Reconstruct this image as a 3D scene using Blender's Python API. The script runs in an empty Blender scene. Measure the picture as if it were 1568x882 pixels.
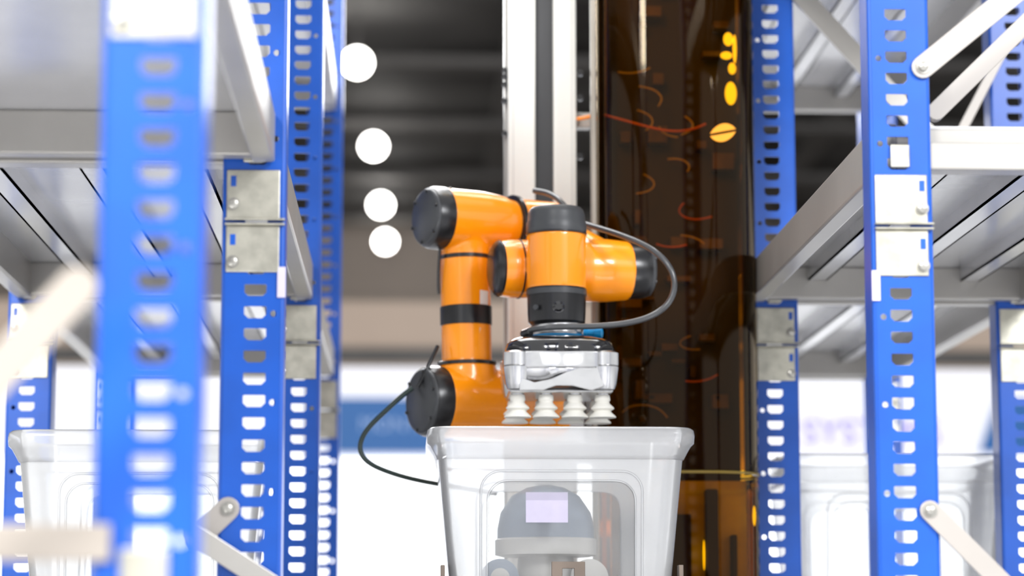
import bpy, bmesh, math, random
from math import sin, cos, tan, atan, radians, pi
from mathutils import Vector, Matrix
random.seed(4)
S = bpy.context.scene
COL = S.collection
F = 3900.0
TH = atan(549/3900.0)
PSI = radians(2.31)
CAM = Vector((0, 0, 1.0))
fw = Vector((sin(PSI)*cos(TH), cos(PSI)*cos(TH), sin(TH)))
rt = Vector((cos(PSI), -sin(PSI), 0))
up = rt.cross(fw)

def from_pixel(u, v, Y):  # places points by image coordinates at an assumed depth
    """image pixel (u, v) projected from the camera to a chosen distance Y down the aisle"""
    d = fw*F + rt*(u-784) + up*(441-v)
    return CAM + d*(Y/d.y)

# ------------------------------------------------------------ materials
def mat(name, col, rough=0.5, metal=0.0, var=0.06, scale=12, emis=None, es=0, bump=0.0, coat=0, trans=0, sss=0):
    m = bpy.data.materials.new(name); m.use_nodes = True
    nt = m.node_tree; b = nt.nodes['Principled BSDF']
    tc = nt.nodes.new('ShaderNodeTexCoord')
    n = nt.nodes.new('ShaderNodeTexNoise'); n.inputs['Scale'].default_value = scale; n.inputs['Detail'].default_value = 4
    nt.links.new(tc.outputs['Object'], n.inputs['Vector'])
    r = nt.nodes.new('ShaderNodeValToRGB')
    c1 = [max(0, c*(1-var)) for c in col]; c2 = [min(1, c*(1+var)) for c in col]
    r.color_ramp.elements[0].color = (*c1, 1); r.color_ramp.elements[1].color = (*c2, 1)
    r.color_ramp.elements[0].position = .35; r.color_ramp.elements[1].position = .65
    nt.links.new(n.outputs['Fac'], r.inputs['Fac'])
    nt.links.new(r.outputs['Color'], b.inputs['Base Color'])
    b.inputs['Roughness'].default_value = rough; b.inputs['Metallic'].default_value = metal
    b.inputs['Coat Weight'].default_value = coat
    b.inputs['Transmission Weight'].default_value = trans
    b.inputs['Subsurface Weight'].default_value = sss
    if emis:
        b.inputs['Emission Color'].default_value = (*emis, 1); b.inputs['Emission Strength'].default_value = es
    if bump:
        bp = nt.nodes.new('ShaderNodeBump'); bp.inputs['Strength'].default_value = bump; bp.inputs['Distance'].default_value = .002
        nt.links.new(n.outputs['Fac'], bp.inputs['Height']); nt.links.new(bp.outputs['Normal'], b.inputs['Normal'])
    return m

BLUE = mat('blue_powdercoat', (.0, .070, .40), .30, 0, .1, 9, coat=.05)
GALV = mat('galvanised_steel', (.44, .425, .36), .36, .75, .16, 35)
STEEL = mat('painted_grey_steel', (.36, .345, .32), .32, .35, .06, 6)
DECK = mat('shelf_deck_steel', (.58, .58, .59), .22, .55, .08, 4)
BOLT = mat('bolt_steel', (.36, .35, .32), .35, .8, .1, 60)
ORANGE = mat('orange_paint', (.96, .295, .002), .26, 0, .03, 5, coat=.4)
CAPG = mat('dark_grey_cap', (.042, .044, .047), .40, 0, .08, 20)
BLACK = mat('black_plastic', (.010, .010, .011), .28, 0, .1, 20)
ALU = mat('machined_aluminium', (.60, .60, .60), .26, .97, .05, 30)
GLOSSB = mat('gloss_black_cover', (.008, .008, .009), .12, 0, .1, 20, coat=.6)
CUP = mat('silicone_cream', (.86, .84, .77), .45, 0, .04, 30)
CABLE = mat('black_cable', (.05, .052, .055), .28, 0, .1, 20, coat=.3)
CABLEG = mat('green_black_cable', (.02, .035, .03), .35, 0, .1, 20)
CBLUE = mat('connector_blue', (.0, .25, .55), .35, 0, .05, 20)
WHITE = mat('white_extrusion', (.76, .76, .71), .4, 0, .03, 5)
LABEL = mat('paper_label', (.54, .50, .63), .6, 0, .03, 40)
COLBLK = mat('rail_black', (.02, .02, .022), .4, 0, .1, 20)
ORCAB = mat('orange_wire', (.9, .25, .01), .4, 0, .05, 20)
CEIL = mat('ceiling_dark', (.10, .098, .095), .8, 0, .5, .25)
TRUSS = mat('truss_dark', (.13, .125, .12), .7, 0, .1, 2)
HALLW = mat('hall_wall', (.42, .36, .31), .8, 0, .15, .2)
FLOOR = mat('floor_carpet', (.64, .64, .65), .7, 0, .06, 8)
WPAN = mat('booth_white_emissive', (.85, .86, .88), .6, 0, .02, .5, emis=(.97, .98, 1), es=1.6)  # emission stands in for light falling on the white booth walls
WPAN2 = mat('fascia_white', (.7, .7, .73), .6, 0, .03, .5, emis=(.88, .88, .96), es=.42)  # part of the booth wall, glow put in instead of lighting it
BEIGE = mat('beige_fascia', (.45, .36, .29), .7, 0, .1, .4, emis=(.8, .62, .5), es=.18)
BSIGN = mat('blue_sign', (.0, .06, .20), .5, 0, .08, .8, emis=(.0, .10, .34), es=.5)
PURP = mat('purple_letters', (.30, .24, .62), .5, 0, .03, 1, emis=(.42, .36, .80), es=.35)
DARKIN = mat('dark_interior', (.010, .008, .006), .5, 0, .3, 6)
OLIVEIN = mat('ochre_interior', (.85, .78, .35), .5, 0, .4, 5)
LAMP = mat('lamp_lens', (1, 1, 1), .5, 0, 0, 1, emis=(1, .97, .93), es=25)

def plastic(name, opac, win_opac):
    m = bpy.data.materials.new(name); m.use_nodes = True
    nt = m.node_tree; N = nt.nodes; L = nt.links
    for n in list(N): N.remove(n)
    out = N.new('ShaderNodeOutputMaterial')
    tc = N.new('ShaderNodeTexCoord'); sx = N.new('ShaderNodeSeparateXYZ'); L.new(tc.outputs['Object'], sx.inputs[0])
    def M(op, a, b=None):
        n = N.new('ShaderNodeMath'); n.operation = op
        for i, q in enumerate([a, b]):
            if q is None: continue
            if isinstance(q, (int, float)): n.inputs[i].default_value = q
            else: L.new(q, n.inputs[i])
        return n.outputs[0]
    ax = M('POWER', M('ABSOLUTE', M('DIVIDE', sx.outputs['X'], .130)), 9)
    az = M('POWER', M('ABSOLUTE', M('DIVIDE', M('SUBTRACT', sx.outputs['Z'], .115), .130)), 9)
    inside = M('LESS_THAN', M('ADD', ax, az), 1.0)
    side = M('GREATER_THAN', M('ABSOLUTE', sx.outputs['Y']), .12)
    mask = M('MULTIPLY', inside, side)
    noise = N.new('ShaderNodeTexNoise'); noise.inputs['Scale'].default_value = 7; L.new(tc.outputs['Object'], noise.inputs['Vector'])
    op = M('ADD', M('MULTIPLY', mask, win_opac-opac), opac)
    op = M('ADD', op, M('MULTIPLY', M('SUBTRACT', noise.outputs['Fac'], .5), .05))
    dif = N.new('ShaderNodeBsdfDiffuse'); dif.inputs['Color'].default_value = (.98, .985, .99, 1)
    trl = N.new('ShaderNodeBsdfTranslucent'); trl.inputs['Color'].default_value = (.99, .995, 1, 1)
    m1 = N.new('ShaderNodeMixShader'); m1.inputs[0].default_value = .30
    L.new(dif.outputs[0], m1.inputs[1]); L.new(trl.outputs[0], m1.inputs[2])
    tr = N.new('ShaderNodeBsdfTransparent'); tr.inputs['Color'].default_value = (.99, .995, .995, 1)
    m2 = N.new('ShaderNodeMixShader'); L.new(op, m2.inputs[0]); L.new(tr.outputs[0], m2.inputs[1]); L.new(m1.outputs[0], m2.inputs[2])
    gl = N.new('ShaderNodeBsdfGlossy'); gl.inputs['Roughness'].default_value = .15
    fr = N.new('ShaderNodeFresnel'); fr.inputs['IOR'].default_value = 1.45
    m3 = N.new('ShaderNodeMixShader'); L.new(fr.outputs[0], m3.inputs[0]); L.new(m2.outputs[0], m3.inputs[1]); L.new(gl.outputs[0], m3.inputs[2])
    L.new(m3.outputs[0], out.inputs[0])
    return m
BIN = plastic('frosted_polypropylene', .38, .08)

def amber(name, tint, refl):
    m = bpy.data.materials.new(name); m.use_nodes = True
    nt = m.node_tree; N = nt.nodes; L = nt.links
    for n in list(N): N.remove(n)
    out = N.new('ShaderNodeOutputMaterial')
    tr = N.new('ShaderNodeBsdfTransparent'); tr.inputs['Color'].default_value = (*tint, 1)
    gl = N.new('ShaderNodeBsdfGlossy'); gl.inputs['Roughness'].default_value = .03; gl.inputs['Color'].default_value = (.95, .80, .60, 1)
    fr = N.new('ShaderNodeFresnel'); fr.inputs['IOR'].default_value = refl
    tc = N.new('ShaderNodeTexCoord'); no = N.new('ShaderNodeTexNoise'); no.inputs['Scale'].default_value = 3
    mp = N.new('ShaderNodeMapping'); mp.inputs['Scale'].default_value = (1, 1, .35)
    L.new(tc.outputs['Object'], mp.inputs['Vector']); L.new(mp.outputs['Vector'], no.inputs['Vector'])
    bp = N.new('ShaderNodeBump'); bp.inputs['Strength'].default_value = .12; bp.inputs['Distance'].default_value = .02
    L.new(no.outputs['Fac'], bp.inputs['Height']); L.new(bp.outputs['Normal'], gl.inputs['Normal'])
    m3 = N.new('ShaderNodeMixShader'); L.new(fr.outputs[0], m3.inputs[0]); L.new(tr.outputs[0], m3.inputs[1]); L.new(gl.outputs[0], m3.inputs[2])
    L.new(m3.outputs[0], out.inputs[0])
    return m
AMBER = amber('amber_acrylic', (.46, .25, .010), 1.29)

# ------------------------------------------------------------ helpers
def empty(name, loc=(0, 0, 0)):
    e = bpy.data.objects.new(name, None); e.empty_display_size = .1; e.location = loc; COL.objects.link(e); return e

def obj(name, me, m=None, parent=None, loc=(0, 0, 0), smooth=False):
    o = bpy.data.objects.new(name, me); COL.objects.link(o)
    if m is not None and len(me.materials) == 0:
        me.materials.append(m)
    o.location = loc
    if parent:
        o.parent = parent
        o.location = Vector(loc) - parent.location
    if smooth:
        for p in me.polygons: p.use_smooth = True
    return o

def mesh_from(bm, name):
    bmesh.ops.recalc_face_normals(bm, faces=bm.faces)
    me = bpy.data.meshes.new(name); bm.to_mesh(me); bm.free(); return me

def add_box(bm, p0, p1):
    r = bmesh.ops.create_cube(bm, size=1)
    c = [(a+b)/2 for a, b in zip(p0, p1)]; s = [abs(b-a) for a, b in zip(p0, p1)]
    for v in r['verts']:
        v.co = Vector((v.co.x*s[0]+c[0], v.co.y*s[1]+c[1], v.co.z*s[2]+c[2]))

def boxes(name, lst, m, parent=None, bevel=.002, loc=(0, 0, 0)):
    bm = bmesh.new()
    for a, b in lst: add_box(bm, a, b)
    o = obj(name, mesh_from(bm, name), m, parent, loc)
    if bevel:
        md = o.modifiers.new('b', 'BEVEL'); md.width = bevel; md.segments = 2; md.limit_method = 'ANGLE'
    return o

def bar_between(bm, p1, p2, w, t):
    """flat bar p1-p2 in an XZ plane, width w, thickness t (along Y)"""
    d = (p2-p1); L = d.length; d.normalize()
    n = d.cross(Vector((0, 1, 0))).normalized(); y = n.cross(d).normalized()
    seg = 8
    pts = []
    for i in range(seg+1):
        a = -pi/2 + pi*i/seg
        pts.append(p2 + d*cos(a)*w/2 + n*sin(a)*w/2)
    for i in range(seg+1):
        a = pi/2 + pi*i/seg
        pts.append(p1 + d*cos(a)*w/2 + n*sin(a)*w/2)
    a_ = [bm.verts.new(p - y*t/2) for p in pts]; b_ = [bm.verts.new(p + y*t/2) for p in pts]
    bm.faces.new(a_); bm.faces.new(b_[::-1])
    for i in range(len(pts)):
        j = (i+1) % len(pts); bm.faces.new([a_[i], b_[i], b_[j], a_[j]])

def lathe_bm(bm, o, axis, prof, segs=48):
    axis = Vector(axis).normalized(); o = Vector(o)
    q = Vector((0, 0, 1)).rotation_difference(axis)
    rings = []
    for t, r in prof:
        ring = []
        for i in range(segs):
            a = 2*pi*i/segs
            ring.append(bm.verts.new(o + q @ Vector((r*cos(a), r*sin(a), t))))
        rings.append(ring)
    for k in range(len(rings)-1):
        for i in range(segs):
            j = (i+1) % segs
            bm.faces.new([rings[k][i], rings[k][j], rings[k+1][j], rings[k+1][i]])
    bm.faces.new(rings[0][::-1])
    bm.faces.new(rings[-1])

def smooth_sharp(o, ang=35):
    for p in o.data.polygons: p.use_smooth = True
    try:
        o.data.set_sharp_from_angle(angle=radians(ang))
    except Exception: pass

def lathe(name, o, axis, prof, m, parent, segs=48):
    bm = bmesh.new(); lathe_bm(bm, o, axis, prof, segs)
    ob = obj(name, mesh_from(bm, name), m, parent); smooth_sharp(ob)
    return ob

def hose(name, pts, r, m, parent):
    cu = bpy.data.curves.new(name, 'CURVE'); cu.dimensions = '3D'; cu.bevel_depth = r; cu.bevel_resolution = 5; cu.use_fill_caps = True
    sp = cu.splines.new('NURBS'); sp.points.add(len(pts)-1)
    for p, q in zip(sp.points, pts): p.co = (*q, 1)
    sp.order_u = 4; sp.use_endpoint_u = True; sp.resolution_u = 10
    o = bpy.data.objects.new(name, cu); COL.objects.link(o); cu.materials.append(m)
    if parent: o.parent = parent; o.location = -parent.location
    return o

# ------------------------------------------------------------ upright
def rect_hole(bm, x0, x1, z0, z1, hole):
    n = len(hole); h = n//2
    xc = hole[0][0]; xt = hole[h][0]
    V = lambda p: bm.verts.new((p[0], 0, p[1]))
    H = [V(p) for p in hole]
    bl, br, trr, tl = V((x0, z0)), V((x1, z0)), V((x1, z1)), V((x0, z1))
    bc, tcn = V((xc, z0)), V((xt, z1))
    bm.faces.new([bc, br, trr, tcn] + [H[i] for i in range(h, -1, -1)])
    bm.faces.new([bc, H[0]] + [H[i] for i in range(n-1, h-1, -1)] + [tcn, tl, bl])

def upright_mesh(name, side):
    bm = bmesh.new()
    HW = .041; P = .0325; off = -.004*side
    n = int(3.0/P)
    hx = .0162
    for i in range(n):
        z0 = i*P + .0045; z1 = z0+P; zc = (z0+z1)/2
        hole = [(off, zc-.0088), (off+hx-.006, zc-.0088), (off+hx, zc-.003), (off+hx, zc+.0078), (off+hx-.002, zc+.0088), (off, zc+.0088),
                (off-hx+.002, zc+.0088), (off-hx, zc+.0078), (off-hx, zc-.003), (off-hx+.006, zc-.0088)]
        rect_hole(bm, off-.020, off+.020, z0, z1, hole)
        for sx in (-1, 1):
            xa, xb = (off+.020, HW) if sx > 0 else (-HW, off-.020)
            if i % 4 == 1 and sx == -side:
                xm = (xa+xb)/2 - sx*.002; r = .0048
                c = [(xm + r*sin(2*pi*k/12), zc - .002 - r*cos(2*pi*k/12)) for k in range(12)]
                rect_hole(bm, xa, xb, z0, z1, c)
            else:
                bm.faces.new([bm.verts.new((x, 0, z)) for x, z in ((xa, z0), (xb, z0), (xb, z1), (xa, z1))])
    bmesh.ops.remove_doubles(bm, verts=bm.verts, dist=1e-5)
    zt = n*P+.0045; zb = .0045
    for sx in (-1, 1):
        prof = [(HW, 0), (.0437, .0012), (.045, .004), (.045, .062), (.033, .062), (.033, .072)]
        for k in range(len(prof)-1):
            a, b = prof[k], prof[k+1]
            bm.faces.new([bm.verts.new((sx*p[0], p[1], z)) for p, z in ((a, zb), (b, zb), (b, zt), (a, zt))])
    bmesh.ops.remove_doubles(bm, verts=bm.verts, dist=1e-5)
    add_box(bm, (-.06, -.03, 0), (.06, .09, .006))
    me = mesh_from(bm, name); me.materials.append(BLUE)
    return me

UP = {1: upright_mesh('upright_a', 1), -1: upright_mesh('upright_b', -1)}

def splice(parent, x, y, s, z):
    boxes('splice_plates', [((x-.040, y-.0045, z+.004), (x+.038, y-.0005, z+.077)),
                            ((x-.040, y-.0045, z-.075), (x+.038, y-.0005, z-.006)),
                            ((x-.042, y-.014, z+.001), (x+.046, y-.0005, z+.004)),
                            ((x-.042, y-.012, z-.006), (x+.046, y-.0005, z-.003)),
                            ((x-.016, y-.008, z+.088), (x+.012, y-.0005, z+.122))], GALV, parent, .0015)
    bm = bmesh.new()
    for dz in (.026, -.060):
        lathe_bm(bm, (x+s*.030, y-.0045, z+dz), (0, -1, 0), [(0, .0095), (.0015, .0095), (.0016, .0075), (.006, .0072), (.0072, .005)], 16)
    o = obj('splice_bolts', mesh_from(bm, 'splice_bolts'), BOLT, parent); smooth_sharp(o)
    boxes('splice_slots', [((x+s*.030-.004, y-.0052, z+dz-.008), (x+s*.030+.004, y-.0044, z+dz+.008)) for dz in (.060, -.027)], BLUE, parent, .002)

def shelf(parent, xi, xo, y0, y1, z, nrib=3, h=.075):
    xa, xb = min(xi, xo), max(xi, xo)
    lst = [((xa-.03, y0, z), (xa+.004, y1, z+h)), ((xb-.004, y0, z), (xb+.03, y1, z+h))]
    boxes('shelf_side_beams', lst, STEEL, parent, .004)
    boxes('shelf_deck', [((xa, y0+.01, z+h-.006), (xb, y1-.01, z+h-.001))], DECK, parent, 0)
    rb = []
    for i in range(nrib):
        c = xa+.03 + (xb-xa-.06)*(i+.5)/nrib
        rb += [((c-.020, y0+.04, z+h-.034), (c-.016, y1-.04, z+h-.006)), ((c+.016, y0+.04, z+h-.034), (c+.020, y1-.04, z+h-.006)),
               ((c-.020, y0+.04, z+h-.034), (c+.020, y1-.04, z+h-.031)),
               ]
    if rb: boxes('shelf_ribs', rb, DECK, parent, 0)
    boxes('shelf_cross_beams', [((xa, y0+.002, z+.004), (xb, y0+.036, z+h-.006)), ((xa, y1-.036, z+.004), (xb, y1-.002, z+h-.006))], STEEL, parent, .003)

ZS = 1.617
def rack(xi, xo, rows, s, xfix):
    root = empty('storage_rack', ((xi+xo)/2, rows[1], 0))
    for k, y in enumerate(rows):
        for inner, x, sd in ((True, xi+xfix[k], s), (False, xo, -s)):
            u = obj('upright', UP[1 if sd > 0 else -1], None, root, (x, y, 0))
            md = u.modifiers.new('s', 'SOLIDIFY'); md.thickness = .0025; md.offset = 0
            splice(root, x, y, s, ZS)
    for k in range(len(rows)-1):
        y0, y1 = rows[k]+.07, rows[k+1]-.005
        for z in (.965, 1.705, 2.42):
            nr = 0 if (s < 0 and k == 0) else 3
            shelf(root, xi, xo, y0-.03, y1, z, nr)
    for k, y in enumerate(rows):
        lst = [((min(xi, xo)+.04, y+.01, 1.705), (max(xi, xo)-.04, y+.045, 1.705+(.042 if s > 0 else .07))),
               ((min(xi, xo)+.04, y+.01, .40), (max(xi, xo)-.04, y+.045, .44))]
        boxes('frame_tie', lst, STEEL, root, .003)
    return root

XL, XLo, XR, XRo = -.230, -.775, .728, 1.262
rowsL = [2.25, 3.70, 5.20, 6.70]; rowsR = [3.70, 5.20, 6.70]
rl = rack(XL, XLo, rowsL, -1, [-.001, 0, 0, 0.0])
rr = rack(XR, XRo, rowsR, 1, [0, .028, .02])

def brace(parent, p1, p2, w=.028, t=.004, m=STEEL, bolts=(1, 0)):
    bm = bmesh.new(); bar_between(bm, p1, p2, w, t)
    o = obj('diagonal_brace', mesh_from(bm, 'brace'), m, parent)
    md = o.modifiers.new('b', 'BEVEL'); md.width = .001; md.segments = 2
    bm = bmesh.new(); n = 0
    for p, f in zip((p1, p2), bolts):
        if f:
            lathe_bm(bm, p + Vector((0, -t/2, 0)), (0, -1, 0), [(0, .0105), (.002, .0105), (.002, .007), (.0075, .0068), (.009, .004)], 16); n = 1
    if n:
        o = obj('brace_bolt', mesh_from(bm, 'brace_bolt'), BOLT, parent); smooth_sharp(o)
    else: bm.free()

YF = -.006
BRACE = mat('brace_paint', (.34, .315, .29), .4, .2, .05, 5)
brace(rr, from_pixel(1413, 103, 3.70+YF), from_pixel(1413+370, 103-300, 3.70+YF), .034, m=BRACE)
brace(rr, from_pixel(1424, 782, 3.70+YF), from_pixel(1424+330, 782+330, 3.70+YF), .030, m=BRACE)
brace(rr, from_pixel(1432, 172, 3.80), from_pixel(1700, -90, 3.80), .028, .02, bolts=(0, 0), m=BRACE)
brace(rr, from_pixel(1205, -30, 5.20+YF), from_pixel(1420, 205, 5.20+YF), .040, .012)
brace(rr, from_pixel(1545, 60, 5.20-.02), from_pixel(1470, 205, 5.20-.02), .020, .004, m=BRACE, bolts=(0, 0))
brace(rl, from_pixel(349, 779, 3.70+YF), from_pixel(300, 826, 3.70+YF), .034, m=BRACE)
brace(rl, from_pixel(296, 818, 3.66), from_pixel(430, 905, 3.69), .030, .006, bolts=(0, 0))
BEIGEP = mat('beige_brace_paint', (.31, .275, .24), .4, .2, .05, 5)
brace(rl, from_pixel(118, 440, 2.10), from_pixel(-300, 890, 2.10), .034, bolts=(0, 0), m=BEIGEP)
boxes('frame_tie', [((XLo+.04, 2.25-.012, 1.073), (XL-.03, 2.25-.004, 1.106))], BEIGEP, rl, .002)
boxes('foot_label', [((XL-.022, 2.25-.006, 1.05), (XL+.020, 2.25-.002, 1.085))], GALV, rl, .002)
for (px, yy, ss) in ((from_pixel(431, 442, 3.7).x, 3.7, rl), (from_pixel(1341, 440, 3.7).x, 3.7, rr)):
    boxes('edge_sticker', [((px-.006, yy-.0042, 1.505), (px+.006, yy-.0012, 1.55))], LABEL, ss, 0)

# ------------------------------------------------------------ bins
def rrect(hw, hd, r, n=8):
    pts = []
    for cx, cy, a0 in ((hw-r, hd-r, 0), (-hw+r, hd-r, pi/2), (-hw+r, -hd+r, pi), (hw-r, -hd+r, 3*pi/2)):
        for i in range(n+1):
            a = a0 + pi/2*i/n
            pts.append((cx+r*cos(a), cy+r*sin(a)))
    return pts

def loft(bm, rows, n=8, cap0=True, cap1=True):
    rings = []
    for z, hw, hd, r in rows:
        rings.append([bm.verts.new((x, y, z)) for x, y in rrect(hw, hd, r, n)])
    for k in range(len(rings)-1):
        m = len(rings[k])
        for i in range(m):
            j = (i+1) % m
            bm.faces.new([rings[k][i], rings[k][j], rings[k+1][j], rings[k+1][i]])
    if cap0: bm.faces.new(rings[0][::-1])
    if cap1: bm.faces.new(rings[-1])

BH = .34
def bin_mesh():
    bm = bmesh.new()
    rows = [(0, .180, .125, .03), (.004, .188, .133, .032), (.012, .191, .136, .034), (.15, .204, .148, .036), (.283, .2165, .160, .038),
            (.284, .219, .163, .04), (.292, .223, .167, .042), (.306, .2305, .174, .044), (.312, .2365, .178, .046), (.326, .2375, .179, .046), (.335, .236, .178, .045), (.339, .231, .174, .042), (.340, .224, .167, .04),
            (.337, .219, .162, .038), (.290, .2135, .157, .036), (.15, .201, .145, .034), (.015, .187, .132, .03), (.006, .178, .123, .028)]
    loft(bm, rows)
    me = mesh_from(bm, 'bin'); me.materials.append(BIN)
    for p in me.polygons: p.use_smooth = True
    me.set_sharp_from_angle(angle=radians(50))
    return me
BM = bin_mesh()
def add_bin(x, yfront, z, sc=1.0, name='storage_bin', rot=0):
    root = empty(name, (x, yfront+.178*sc, z)); root.rotation_euler = (0, 0, rot); root.scale = (sc,)*3
    o = bpy.data.objects.new('bin_shell', BM); COL.objects.link(o); o.parent = root
    for yy, nm in ((-1, 'front'), (1, 'back')):
        for k, (hw, zz0, zz1) in enumerate(((.142, .0, .262), (.130, .0, .245))):
            cu = bpy.data.curves.new('window_bead_'+nm, 'CURVE'); cu.dimensions = '3D'; cu.bevel_depth = .0020; cu.bevel_resolution = 3
            pts = []
            r = .035
            yat = lambda z: yy*(.137 + (.160-.137)*(z-.012)/.273 + .0005)
            def P(x, z): pts.append((x, yat(z), z))
            P(-hw, .015); P(-hw, zz1-r)
            for i in range(1, 7):
                a = pi - pi/2*i/6; P(-hw+r+r*cos(a), zz1-r+r*sin(a))
            for i in range(0, 7):
                a = pi/2 - pi/2*i/6; P(hw-r+r*cos(a), zz1-r+r*sin(a))
            P(hw, .015)
            sp = cu.splines.new('POLY'); sp.points.add(len(pts)-1)
            for a, b in zip(sp.points, pts): a.co = (*b, 1)
            cu.materials.append(BIN)
            c = bpy.data.objects.new('window_bead_%s_%d' % (nm, k+1), cu); COL.objects.link(c); c.parent = root
    return root

c0 = from_pixel(861, 652, 4.45)
ZB = c0.z - BH
b0 = add_bin(c0.x, 4.45, ZB)
lab = boxes('bin_label', [((-.063, -.1535, .172), (.011, -.1525, .225))], LABEL, None, 0)
lab.parent = b0; lab.location = (0, 0, 0)
add_bin(from_pixel(214, 657, 4.52).x, 4.52, 1.041)
add_bin(from_pixel(1378, 693, 5.30).x, 5.30, 1.041, 1.06)

# device packed in the centre bin
dev = empty('packed_motor_unit', (c0.x, 4.63, ZB+.012))
dx, dy, dz = c0.x-.02, 4.63, ZB+.012
SLATE = mat('slate_housing', (.22, .26, .32), .35, 0, .1, 10)
BEI = mat('beige_housing', (.52, .50, .47), .45, 0, .05, 10)
lathe('motor_dome', (dx, dy, dz+.135), (0, 0, 1), [(0, .088), (.02, .088), (.05, .082), (.08, .062), (.095, .035), (.10, .01)], SLATE, dev)
lathe('motor_collar', (dx, dy, dz+.105), (0, 0, 1), [(0, .080), (.003, .092), (.03, .092), (.033, .088)], BEI, dev)
lathe('motor_body', (dx, dy, dz), (0, 0, 1), [(0, .075), (.004, .078), (.05, .078), (.052, .055), (.105, .05)], BEI, dev)
lathe('left_gear', (dx-.085, dy-.05, dz+.066), (0, -1, 0), [(0, .034), (.012, .034), (.013, .024), (.016, .024), (.017, .018)], SLATE, dev)
lathe('left_gear_hub', (dx-.085, dy-.067, dz+.066), (0, -1, 0), [(0, .017), (.006, .017), (.008, .010)], BEI, dev)
lathe('right_gear', (dx+.075, dy-.05, dz+.066), (0, -1, 0), [(0, .034), (.012, .034), (.013, .020), (.016, .020), (.017, .008)], BEI, dev)
boxes('motor_foot', [((dx-.12, dy-.04, dz), (dx+.115, dy+.06, dz+.033))], BEI, dev)

# stand under the bin
sx0, sx1, sy0, sy1 = c0.x-.3, c0.x+.3, 4.38, 4.86
st = empty('bin_stand', (c0.x, 4.6, 0))
boxes('stand_top', [((sx0, sy0, ZB-.03), (sx1, sy1, ZB-.001))], STEEL, st, .004)
boxes('stand_legs', [((x, y, 0), (x+.04, y+.04, ZB-.03)) for x in (sx0, sx1-.04) for y in (sy0, sy1-.04)], ALU, st, .003)
boxes('stand_rails', [((sx0+.04, y+.005, .25), (sx1-.04, y+.035, .29)) for y in (sy0, sy1-.04)] + [((x+.005, sy0+.04, .25), (x+.035, sy1-.04, .29)) for x in (sx0, sx1-.04)], ALU, st, .003)
pb = from_pixel(870, 860, 4.41)
BR = mat('bracket_steel', (.20, .16, .13), .4, .6, .1, 20)
boxes('locating_bracket', [((pb.x-.029, 4.405, ZB-.001), (pb.x-.010, 4.412, pb.z)), ((pb.x+.010, 4.405, ZB-.001), (pb.x+.029, 4.412, pb.z)),
                           ((pb.x-.012, 4.405, pb.z-.012), (pb.x+.012, 4.412, pb.z)), ((pb.x-.029, 4.385, ZB-.001), (pb.x+.029, 4.412, ZB+.004))], BR, st, .001)
for uu in (678, 1043):
    q = from_pixel(uu, 865, 4.5)
    boxes('side_clip', [((q.x-.004, 4.5, ZB-.001), (q.x+.004, 4.53, q.z))], BR, st, .001)

# ------------------------------------------------------------ robot arm
YT = 4.94; k = YT/F
A = Vector((-cos(radians(28)), -sin(radians(28)), 0))
E1 = from_pixel(722, 339, YT); L1 = from_pixel(716, 618, YT)
T0 = from_pixel(711, 339, YT)
robot = empty('robot_arm', (E1.x, 5.05, E1.z))
YW = 4.74; kw = YW/F
bm = bmesh.new()
R1 = .0605
lathe_bm(bm, E1 + A*.072, -A, [(0, .056), (.004, R1), (.09, R1), (.135, .056), (.155, .050), (.168, .050)])
tdir = (L1 - T0)
lathe_bm(bm, T0, tdir, [(0, .058), (.03, .0575), (.045, .051), (.060, .049), (tdir.length-.078, .049), (tdir.length-.074, .056), (tdir.length-.04, .060), (tdir.length-.01, .062)])
R2 = .069
lathe_bm(bm, L1 + A*.070, -A, [(0, .064), (.004, R2), (.14, R2), (.20, .060), (.28, .056)])
E2 = E1 - A*.150
lathe_bm(bm, E1 - A*.100, -A, [(0, .050), (.004, .054), (.09, .054), (.10, .050), (.11, .035)])
W1 = from_pixel(925, 408, 4.86)
lathe_bm(bm, E2, W1-E2, [(0, .045), ((W1-E2).length, .047)])
WL = from_pixel(758, 411, 4.80); WR = from_pixel(962, 415, 4.86)
d = (WR-WL); Lw = d.length
lathe_bm(bm, WL, d, [(0, .046), (.006, .053), (.03, .056), (.06, .056), (.10, .050), (.15, .056), (.18, .061), (.22, .061), (Lw-.004, .057), (Lw, .054)])
WT = from_pixel(852, 359, YW); WB = from_pixel(852, 444, YW)
lathe_bm(bm, WT, (0, 0, -1), [(0, .0555), (WT.z-WB.z, .0555)])
me = mesh_from(bm, 'arm_shell'); arm = obj('arm_shell', me, ORANGE, robot)
md = arm.modifiers.new('r', 'REMESH'); md.mode = 'VOXEL'; md.voxel_size = .0025; md.use_smooth_shade = True
md = arm.modifiers.new('sm', 'SMOOTH'); md.factor = .5; md.iterations = 12

def ring(name, o, ax, r, w, m=BLACK):
    lathe(name, Vector(o) - Vector(ax).normalized()*w/2, ax, [(0, r-.002), (.001, r), (w-.001, r), (w, r-.002)], m, robot, 64)

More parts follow.
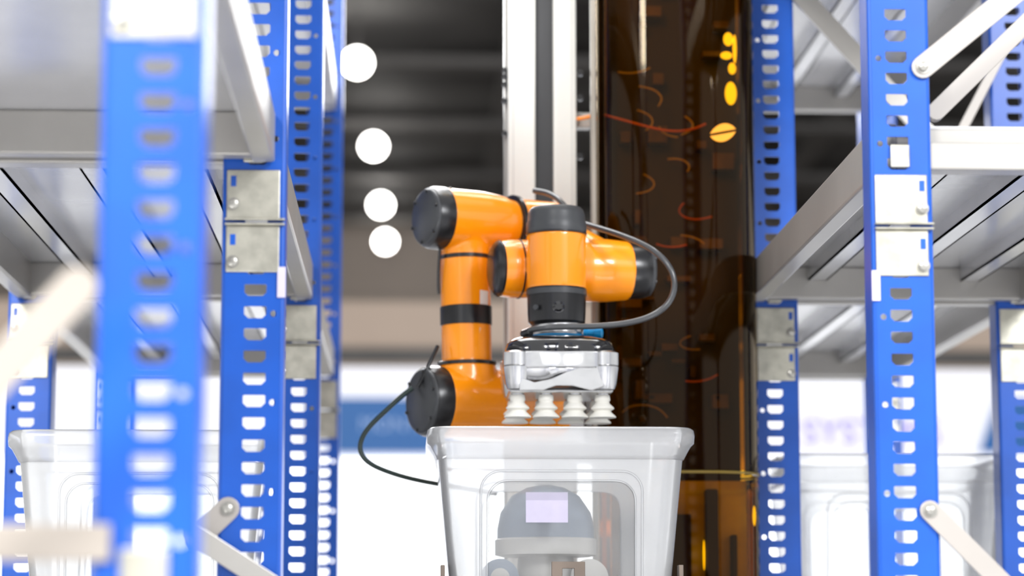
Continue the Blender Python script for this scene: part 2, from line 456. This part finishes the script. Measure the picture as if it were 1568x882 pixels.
def cap(name, c, ax, r, h):
    ax = Vector(ax).normalized()
    lathe(name+'_rim', c, ax, [(0, r*1.02), (.004, r*1.03), (h*.55, r*1.02), (h*.8, r*.97), (h*.82, r*.95)], BLACK, robot, 64)
    lathe(name+'_face', c + ax*h*.5, ax, [(0, r*.95), (h*.33, r*.95), (h*.45, r*.9), (h*.5, r*.84)], CAPG, robot, 64)
    bm = bmesh.new()
    q = Vector((0, 0, 1)).rotation_difference(ax)
    for i in range(6):
        a = 2*pi*i/6+.3
        lathe_bm(bm, c + ax*h*.85 + q @ Vector((cos(a)*r*.84, sin(a)*r*.84, 0)), ax, [(0, .0035), (.008, .0035), (.0085, .002)], 10)
    obj(name+'_screws', mesh_from(bm, 'screws'), BLACK, robot)
cap('elbow_cap', E1 + A*.066, A, .0600, .040)
cap('shoulder_cap', L1 + A*.064, A, .0675, .042)
cap('wrist_cap', WR - d.normalized()*.006, d, .053, .050)
ring('wrist_joint_ring', WL + d.normalized()*.046, d, .0575, .004)
lathe('wrist_left_cap', WL + d.normalized()*.010, -d, [(0, .0535), (.004, .0545), (.010, .050), (.016, .040), (.018, .02)], BLACK, robot)
ring('elbow_ring', E1 - A*.092, A, .0600, .009)
tn = tdir.normalized()
ring('tube_top_ring', T0 + tn*.073, tn, .0505, .009)
ring('tube_band', T0 + tn*((485-339)*k*1.02), tn, .0508, .038)
ring('tube_bottom_ring', L1 - tn*.077, tn, .0575, .008)
ring('wrist_upper_ring', WT, (0, 0, 1), .0575, .005)
for (v0, v1) in ((443, 469), (501, 521)):
    a = from_pixel(737, v0, YT-.05); b = from_pixel(749, v1, YT-.05)
    bm = bmesh.new()
    c = from_pixel(712, 480, YT); n = 6; lo = []; hi = []
    for i in range(n+1):
        an = radians(-56 + 28*i/n)
        x = c.x + .0504*cos(an); y = c.y + .0504*sin(an)
        lo.append(bm.verts.new((x, y, b.z))); hi.append(bm.verts.new((x, y, a.z)))
    for i in range(n): bm.faces.new([lo[i], lo[i+1], hi[i+1], hi[i]])
    obj('tube_sticker', mesh_from(bm, 'sticker'), WHITE, robot)
zt = from_pixel(852, 320, YW).z; z0 = WT.z
lathe('tool_joint_cap', (WT.x, YW, z0+.001), (0, 0, 1), [(0, .057), (.006, .0572), (.020, .0565), (.024, .0545), (.036, .054), (zt-z0-.004, .051), (zt-z0, .047), (zt-z0+.0005, .02)], CAPG, robot, 64)
zq = WB.z; ze = from_pixel(852, 500, YW).z
lathe('tool_flange', (WT.x, YW, zq+.001), (0, 0, -1), [(0, .0565), (.012, .0565), (.013, .0555), (.048, .0545), (zq-ze-.006, .0535), (zq-ze, .048)], BLACK, robot, 64)
lathe('flange_window', (WT.x, YW, zq-.002), (0, 0, -1), [(0, .0568), (.010, .0568)], CAPG, robot, 64)
pbtn = from_pixel(855, 470, YW-.054)
lathe('flange_button', (pbtn.x, YW-.052, pbtn.z), (0, -1, 0), [(0, .0115), (.004, .0115), (.005, .009), (.008, .0085), (.010, .006)], GLOSSB, robot, 24)
bs = [from_pixel(u, 470, YW-.05) for u in (822, 888)]
lathe('flange_screws', (bs[0].x, YW-.043, bs[0].z), (-.45, -.9, 0), [(0, .005), (.006, .005)], CAPG, robot, 16)

# gripper
G = from_pixel(855, 516, YW); gz = lambda v: from_pixel(855, v, YW).z
lathe('tool_changer', (G.x, YW, gz(497)), (0, 0, -1), [(0, .047), (.003, .049), (.010, .049), (.011, .046), (.016, .046), (.018, .052), (.024, .052)], ALU, robot, 64)
lathe('blue_gasket', (G.x, YW, gz(515)), (0, 0, -1), [(0, .0535), (.004, .0545), (.007, .0535)], CBLUE, robot, 64)
q = from_pixel(895, 510, YW-.035); q2 = from_pixel(918, 510, YW-.045)
lathe('blue_connector', q, q2-q, [(0, .0085), (.006, .0085), (.007, .007), (.020, .007), (.021, .009), (.034, .009), (.035, .006)], CBLUE, robot, 20)
def lobed(bm, rows, n=96):
    rings = []
    for z, r, am in rows:
        rg = []
        for i in range(n):
            a = 2*pi*i/n
            sq = (abs(cos(a))**5+abs(sin(a))**5)**(-1/5)
            lob = 1 - am*(cos(2*a)**8)
            rg.append(bm.verts.new((G.x + r*sq*lob*cos(a), YW + r*sq*lob*sin(a), z)))
        rings.append(rg)
    for kk in range(len(rings)-1):
        for i in range(n):
            j = (i+1) % n; bm.faces.new([rings[kk][i], rings[kk][j], rings[kk+1][j], rings[kk+1][i]])
    bm.faces.new(rings[0]); bm.faces.new(rings[-1])
bm = bmesh.new()
lobed(bm, [(gz(519), .055, .02), (gz(521), .075, .04), (gz(526), .090, .05), (gz(532), .099, .07), (gz(541), .103, .08), (gz(549), .102, .08)])
o = obj('gripper_cover', mesh_from(bm, 'gripper_cover'), GLOSSB, robot); smooth_sharp(o, 40)
bm = bmesh.new()
lobed(bm, [(gz(547), .103, .06), (gz(549), .105, .06), (gz(570), .104, .06), (gz(571.5), .101, .06), (gz(573), .103, .08), (gz(584), .100, .12), (gz(590), .094, .14)])
o = obj('gripper_body', mesh_from(bm, 'gripper_body'), ALU, robot); smooth_sharp(o, 40)
bm = bmesh.new()
for sx in (-1, 1):
    for sy in (-1, 1):
        lathe_bm(bm, (G.x+sx*.080, YW+sy*.080, gz(546)), (0, 0, -1), [(0, .022), (.003, .0265), (.026, .0265), (.027, .0245), (.029, .0265), (.060, .0225), (.070, .019)], 32)
o = obj('gripper_legs', mesh_from(bm, 'gripper_legs'), ALU, robot); smooth_sharp(o, 30)
bm = bmesh.new()
for sy in (-1, 1):
    pts = [(-.078, 586), (-.05, 594), (-.02, 589), (.01, 578), (.03, 573), (.078, 571), (.078, 600), (.055, 606), (.02, 599), (-.01, 599), (-.035, 606), (-.078, 606)]
    fa = [bm.verts.new((G.x+x, YW+sy*.098-.004, gz(v))) for x, v in pts]; fb = [bm.verts.new((G.x+x, YW+sy*.098+.004, gz(v))) for x, v in pts]
    bm.faces.new(fa); bm.faces.new(fb[::-1])
    for i in range(len(pts)):
        j = (i+1) % len(pts); bm.faces.new([fa[i], fb[i], fb[j], fa[j]])
o = obj('gripper_web', mesh_from(bm, 'gripper_web'), ALU, robot)
md = o.modifiers.new('b', 'BEVEL'); md.width = .0015; md.segments = 2
boxes('cup_plate', [((G.x-.096, YW-.09, gz(608)), (G.x+.096, YW+.09, gz(602)))], ALU, robot, .006)
bm = bmesh.new(); bms = bmesh.new()
zc = gz(608); ztot = zc-gz(644)
for sy in (-.060, .060):
    for uu in (-65, -22, 22, 64):
        x = G.x+uu*kw
        lathe_bm(bms, (x, YW+sy, zc+.002), (0, 0, -1), [(0, .011), (.010, .011), (.011, .0125), (.014, .0125)], 20)
        t = ztot
        lathe_bm(bm, (x, YW+sy, zc), (0, 0, -1), [(.002, .012), (.004, .0135), (t*.26, .0145), (t*.34, .0125), (t*.42, .014), (t*.58, .0215), (t*.63, .0215), (t*.72, .0155), (t*.77, .0165), (t*.95, .0250), (t, .0250)], 28)
o = obj('suction_cups', mesh_from(bm, 'cups'), CUP, robot); smooth_sharp(o, 50)
o = obj('cup_fittings', mesh_from(bms, 'fittings'), ALU, robot); smooth_sharp(o, 40)

P = lambda u, v, y: from_pixel(u, v, y)
hose('tool_cable', [P(818, 292, 4.94), P(835, 294, 4.92), P(852, 300, 4.88), P(868, 320, 4.86), P(885, 340, 4.84), P(905, 346, 4.80), P(930, 353, 4.76), P(960, 363, 4.72), P(1000, 380, 4.68), P(1028, 408, 4.66), P(1036, 440, 4.66), P(1022, 472, 4.66),
                    P(985, 491, 4.66), P(940, 498, 4.66), P(900, 500, 4.67), P(850, 500, 4.66), P(815, 503, 4.67), P(800, 510, 4.70), P(808, 518, 4.72)], .0056, CABLE, robot)
lathe('cable_plug', P(800, 512, 4.70), P(822, 505, 4.67)-P(800, 512, 4.70), [(0, .006), (.003, .008), (.022, .008), (.024, .006)], BLACK, robot, 16)
hose('base_cable', [P(632, 594, 4.90), P(618, 603, 4.90), P(590, 630, 4.90), P(562, 655, 4.90), P(548, 682, 4.90), P(556, 706, 4.90), P(590, 722, 4.92), P(640, 737, 4.95), P(700, 746, 5.0), P(760, 756, 5.05)], .0048, CABLEG, robot)
hose('housing_cable', [P(670, 530, 4.90), P(660, 552, 4.88), P(650, 575, 4.87), P(640, 592, 4.88)], .004, BLACK, robot)
hose('elbow_cable', [P(690, 288, 4.90), P(680, 300, 4.87), P(668, 420, 4.92), P(672, 450, 4.93)], .003, BLACK, robot)

# ------------------------------------------------------------ vertical column
cx = lambda u: from_pixel(u, 300, 5.20).x
YC = 5.24
colr = empty('linear_axis_column', (cx(830), YC, 0))
mp = L1 - A*.24
boxes('carriage_plate', [((mp.x-.06, 5.10, mp.z-.075), (mp.x+.03, 5.15, mp.z+.075)), ((mp.x-.07, 5.15, mp.z-.1), (mp.x+.06, 5.199, mp.z+.1))], ALU, colr, .004)
boxes('white_profile', [((cx(778), 5.20, 0), (cx(820), 5.30, 3.4)), ((cx(848), 5.20, 0), (cx(883), 5.30, 3.4))], WHITE, colr, .003)
boxes('black_channel', [((cx(819), 5.222, 0), (cx(849), 5.29, 3.4))], COLBLK, colr, 0)
boxes('profile_grooves', [((cx(u)-.0010, 5.1995, 0), (cx(u)+.0010, 5.2005, 3.4)) for u in (786, 876)], mat('groove_grey', (.55, .55, .53), .5), colr, 0)
boxes('drag_chain_edge', [((cx(773), 5.235, 1.1), (cx(778), 5.27, 3.3))], STEEL, colr, .001)
bm = bmesh.new()
for v in (108, 130, 155, 205, 118):
    q = from_pixel(773, v, 5.22); lathe_bm(bm, (q.x, 5.225, q.z), (0, -1, 0), [(0, .006), (.012, .006)], 8)
for v in (112, 150, 240):
    q = from_pixel(888, v, 5.22); lathe_bm(bm, (q.x, 5.225, q.z), (0, -1, 0), [(0, .007), (.012, .007)], 8)
obj('column_fasteners', mesh_from(bm, 'fast'), BLACK, colr)
boxes('column_base', [((cx(760), 5.12, 0), (cx(890), 5.38, .02))], COLBLK, colr, .003)
boxes('tie_bracket', [((cx(883), 5.24, from_pixel(0, 188, 5.24).z), (cx(907), 5.27, from_pixel(0, 165, 5.24).z))], STEEL, colr, .002)
hose('sensor_wire', [P(884, 182, 5.2), P(900, 180, 5.19), P(912, 176, 5.2)], .004, ORCAB, colr)

# ------------------------------------------------------------ amber enclosure
HD = .12; YE = 5.09; YEF = YE-HD
ax0 = from_pixel(1045, 440, YEF).x; RA = .161
enc = empty('amber_safety_enclosure', (ax0, YE, 0))
def shell(name, z0, z1, m):
    bm = bmesh.new(); lo = []; hi = []
    for x, y in rrect(RA, HD, .112, 16):
        lo.append(bm.verts.new((ax0+x, YE+y, z0))); hi.append(bm.verts.new((ax0+x, YE+y, z1)))
    m_ = len(lo)
    for i in range(m_):
        j = (i+1) % m_; bm.faces.new([lo[i], lo[j], hi[j], hi[i]])
    o = obj(name, mesh_from(bm, name), m, enc)
    for p in o.data.polygons: p.use_smooth = True
    return o
zs = from_pixel(1044, 722, YEF).z
shell('upper_amber_shell', zs+.004, 3.3, AMBER)
shell('lower_amber_shell', .02, zs-.004, AMBER)
bm = bmesh.new()
pts = rrect(RA+.002, HD+.002, .113, 12)
lo = [bm.verts.new((ax0+x, YE+y, zs-.003)) for x, y in pts]; hi = [bm.verts.new((ax0+x, YE+y, zs+.002)) for x, y in pts]
for i in range(len(pts)):
    j = (i+1) % len(pts); bm.faces.new([lo[i], lo[j], hi[j], hi[i]])
obj('seam_band', mesh_from(bm, 'seam'), mat('seam_gold', (.20, .13, .008), .35), enc)
boxes('enclosure_back', [((ax0-.135, YE+.06, zs-.01), (ax0+.135, YE+.07, 3.3))], DARKIN, enc, 0)
boxes('enclosure_side', [((ax0-.15, YE-.03, zs+.02), (ax0-.146, YE+.06, 3.3)), ((ax0+.146, YE-.03, zs+.02), (ax0+.15, YE+.06, 3.3))], DARKIN, enc, 0)
boxes('lower_panel', [((ax0-.135, YE-.02, .03), (ax0+.135, YE-.01, zs-.012))], OLIVEIN, enc, 0)
boxes('lower_modules', [((ax0-.12, YE-.06, zs-.40), (ax0+.02, YE-.02, zs-.08)), ((ax0+.05, YE-.05, zs-.40), (ax0+.075, YE-.02, zs-.03)), ((ax0+.10, YE-.05, zs-.40), (ax0+.112, YE-.02, zs-.12))], DARKIN, enc, .003)
boxes('enclosure_base', [((ax0-.16, YE-.115, 0), (ax0+.16, YE+.115, .02))], COLBLK, enc, .003)
boxes('edge_post', [((from_pixel(908, 300, 5.0).x, 5.04, 0), (from_pixel(916, 300, 5.0).x, 5.07, 3.3))], mat('post_steel', (.28, .25, .21), .35, .6), enc, .002)
bits = []
for i in range(34):
    x = ax0 + random.uniform(-.12, .10); z = random.uniform(zs+.05, 2.4); w = random.uniform(.01, .05); h = random.uniform(.005, .04)
    bits.append(((x, YE+.02, z), (x+w, YE+.059, z+h)))
boxes('control_modules', bits, mat('module_grey', (.12, .09, .05), .4, .2, .3, 20), enc, .002)
TAN = mat('wire_tan', (.65, .55, .28), .4)
for i in range(13):
    x = ax0+random.uniform(-.10, .06); z = random.uniform(1.45, 2.2); r = random.uniform(.012, .03)
    ph = random.uniform(0, 6)
    pts = [(x+r*1.5*cos(ph+t*.6), YE-.02+.01*t, z+r*.8*sin(ph+t*.6)+.003*t) for t in range(int(random.uniform(4, 7)))]
    hose('inner_wire', pts, .0018, ORCAB if i % 6 == 0 else TAN, enc)
hose('inner_orange_lead', [from_pixel(925, 176, 5.06), from_pixel(960, 185, 5.04), from_pixel(1000, 198, 5.03), from_pixel(1050, 205, 5.04), from_pixel(1080, 190, 5.08)], .0025, ORCAB, enc)
YEL = mat('yellow_emissive', (.95, .60, .0), .4, 0, .05, 10, emis=(1, .85, 0), es=3.0)  # emissive yellow for the blobs inside the amber shell
bm = bmesh.new()
for (u, v, r1, r2) in ((1115, 60, .010, .014), (1121, 105, .008, .012), (1119, 143, .012, .024), (1112, 85, .012, .008), (1125, 75, .004, .03), (1155, 790, .003, .02), (1078, 850, .002, .03)):
    q = from_pixel(u, v, 5.04)
    r = bmesh.ops.create_uvsphere(bm, u_segments=16, v_segments=10, radius=1)
    for vv in r['verts']: vv.co = Vector((q.x+vv.co.x*r1, 5.04+vv.co.y*.006, q.z+vv.co.z*r2))
obj('yellow_blobs', mesh_from(bm, 'ind'), YEL, enc)
yq = YEF - .002
q = from_pixel(1107, 203, yq)
bm = bmesh.new()
for sgn in (-1, 1):
    pts = []
    for i in range(9):
        t = i/8; pts.append((q.x - .026+.052*t, q.z + sgn*(.0025) + sgn*.016*sin(pi*t)**.7 + .010*(t-.5)))
    fa = [bm.verts.new((x, yq, z)) for x, z in pts]
    bm.faces.new(fa)
obj('leaf_decal', mesh_from(bm, 'leaf'), mat('decal_orange', (.90, .33, .0), .4, 0, .03, 10), enc)

# ------------------------------------------------------------ hall
bm = bmesh.new(); add_box(bm, (-30, -8, -.1), (30, 46.2, 0)); obj('floor', mesh_from(bm, 'floor'), FLOOR)
bm = bmesh.new(); add_box(bm, (-30, 8, 8.7), (30, 46.2, 8.9)); obj('ceiling', mesh_from(bm, 'ceiling'), CEIL)
bm = bmesh.new(); add_box(bm, (-30, 46, 0), (30, 46.2, 8.7)); obj('wall_back', mesh_from(bm, 'wall'), HALLW)
tr = []
for y in (20, 24, 28, 32, 36, 40, 44):
    tr.append(((-29, y, 8.40), (29, y+.5, 8.52)))
for x in (-12, -6.5, 1.2, 6, 12): tr.append(((x, 8, 8.52), (x+.3, 45.5, 8.70)))
boxes('ceiling_trusses', tr, TRUSS, None, 0)
bmh = bmesh.new()
lamps = [(547, 96, 30.2), (572, 224, 35.4), (583, 314, 40.2), (590, 370, 43.9)]
root = empty('ceiling_downlights', (from_pixel(572, 224, 35).x, 35, 8.0))
bmd = bmesh.new()
for u, v, y in lamps:
    q = from_pixel(u, v, y)
    r = bmesh.ops.create_uvsphere(bmd, u_segments=20, v_segments=12, radius=.15)
    for vv in r['verts']: vv.co = Vector((q.x+vv.co.x, q.y+vv.co.y, q.z+vv.co.z))
    lathe_bm(bmh, (q.x, q.y, q.z+.145), (0, 0, 1), [(0, .03), (.03, .03), (.05, .012), (8.70-q.z-.145, .012)], 20)
obj('lamp_lenses', mesh_from(bmd, 'lens'), LAMP, root); obj('lamp_hangers', mesh_from(bmh, 'hous'), TRUSS, root)

YB = 18.0
bo = empty('exhibition_booth', (0, YB, 0))
zlow = from_pixel(600, 702, YB).z; zmid = from_pixel(600, 612, YB).z; ztop = from_pixel(600, 562, YB).z
boxes('glowing_booth_wall', [((-7, YB, 0), (7, YB+.2, zlow))], WPAN, bo, 0)
boxes('fascia', [((-7, YB+.02, zlow), (7, YB+.2, ztop))], WPAN2, bo, 0)
xa, xb = from_pixel(505, 650, YB).x, from_pixel(700, 650, YB).x
boxes('blue_sign', [((xa, YB-.1, from_pixel(600, 694, YB).z), (xb, YB, zmid))], BSIGN, bo, 0)
def text(name, s, u, v, size, m, parent, y):
    cu = bpy.data.curves.new(name, 'FONT'); cu.body = s; cu.size = size; cu.extrude = .01
    o = bpy.data.objects.new(name, cu); COL.objects.link(o); cu.materials.append(m)
    q = from_pixel(u, v, y); o.rotation_euler = (pi/2, 0, 0); o.parent = parent; o.location = q-parent.location
text('blue_sign_text', 'MONTAGE', 550, 660, .14, mat('sign_letters', (.2, .3, .5), .5, emis=(.3, .45, .7), es=.3), bo, YB-.12)
text('fascia_text', 'SYSTEMS', 1228, 680, .26, PURP, bo, YB-.03)
bm = bmesh.new()
q = [from_pixel(1500, 692, YB-.05), from_pixel(1590, 692, YB-.05), from_pixel(1590, 612, YB-.05), from_pixel(1528, 612, YB-.05)]
bm.faces.new([bm.verts.new(p) for p in q]); obj('blue_graphic', mesh_from(bm, 'bg'), BSIGN, bo)
b2 = empty('beige_booth', (0, 26, 0))
boxes('beige_front', [((-12, 26, 0), (12, 26.3, from_pixel(600, 462, 26).z))], BEIGE, b2, 0)
boxes('dark_header', [((-12, 25.9, from_pixel(600, 556, 25.9).z), (12, 26, from_pixel(600, 532, 25.9).z))], TRUSS, b2, 0)

# ------------------------------------------------------------ lights and world
w = bpy.data.worlds.new('hall_ambient'); S.world = w; w.use_nodes = True
bg = w.node_tree.nodes['Background']; bg.inputs['Color'].default_value = (.97, .98, 1, 1); bg.inputs['Strength'].default_value = 1.2
def area(name, loc, size, power, target, col=(1, 1, 1)):
    l = bpy.data.lights.new(name, 'AREA'); l.energy = power; l.size = size; l.color = col
    o = bpy.data.objects.new(name, l); COL.objects.link(o); o.location = loc
    o.rotation_euler = (Vector(target)-Vector(loc)).to_track_quat('-Z', 'Y').to_euler()
area('added_light_key', (-3.2, -4.0, 5.6), 2.4, 1150, (.2, 4.6, 1.3), (1, .99, .97))  # added area light behind the camera, unseen, brightens the bin fronts
area('added_light_right', (4.6, -3.2, 5.4), 2.4, 800, (.2, 4.6, 1.3), (.97, .98, 1))  # added frontal fill from the right, out of view
area('added_light_over', (.2, 6.5, 5.2), 3.0, 320, (.2, 5, 1))  # added softbox overhead, out of view
area('added_light_back', (-.4, 9.5, 4.0), 2.0, 220, (.2, 5, 1.2))  # unseen light added beyond the arm, aimed back at it

S.view_settings.view_transform = 'Standard'
S.view_settings.look = 'None'
S.view_settings.exposure = 0.0

cd = bpy.data.cameras.new('camera'); cam = bpy.data.objects.new('camera', cd); COL.objects.link(cam)
cam.location = CAM; cam.rotation_euler = (pi/2+TH, 0, -PSI)
cd.sensor_width = 36; cd.lens = 36*F/1568
cd.clip_start = .05; cd.clip_end = 200
cd.dof.use_dof = True; cd.dof.focus_distance = 4.3; cd.dof.aperture_fstop = 2.7
S.camera = cam
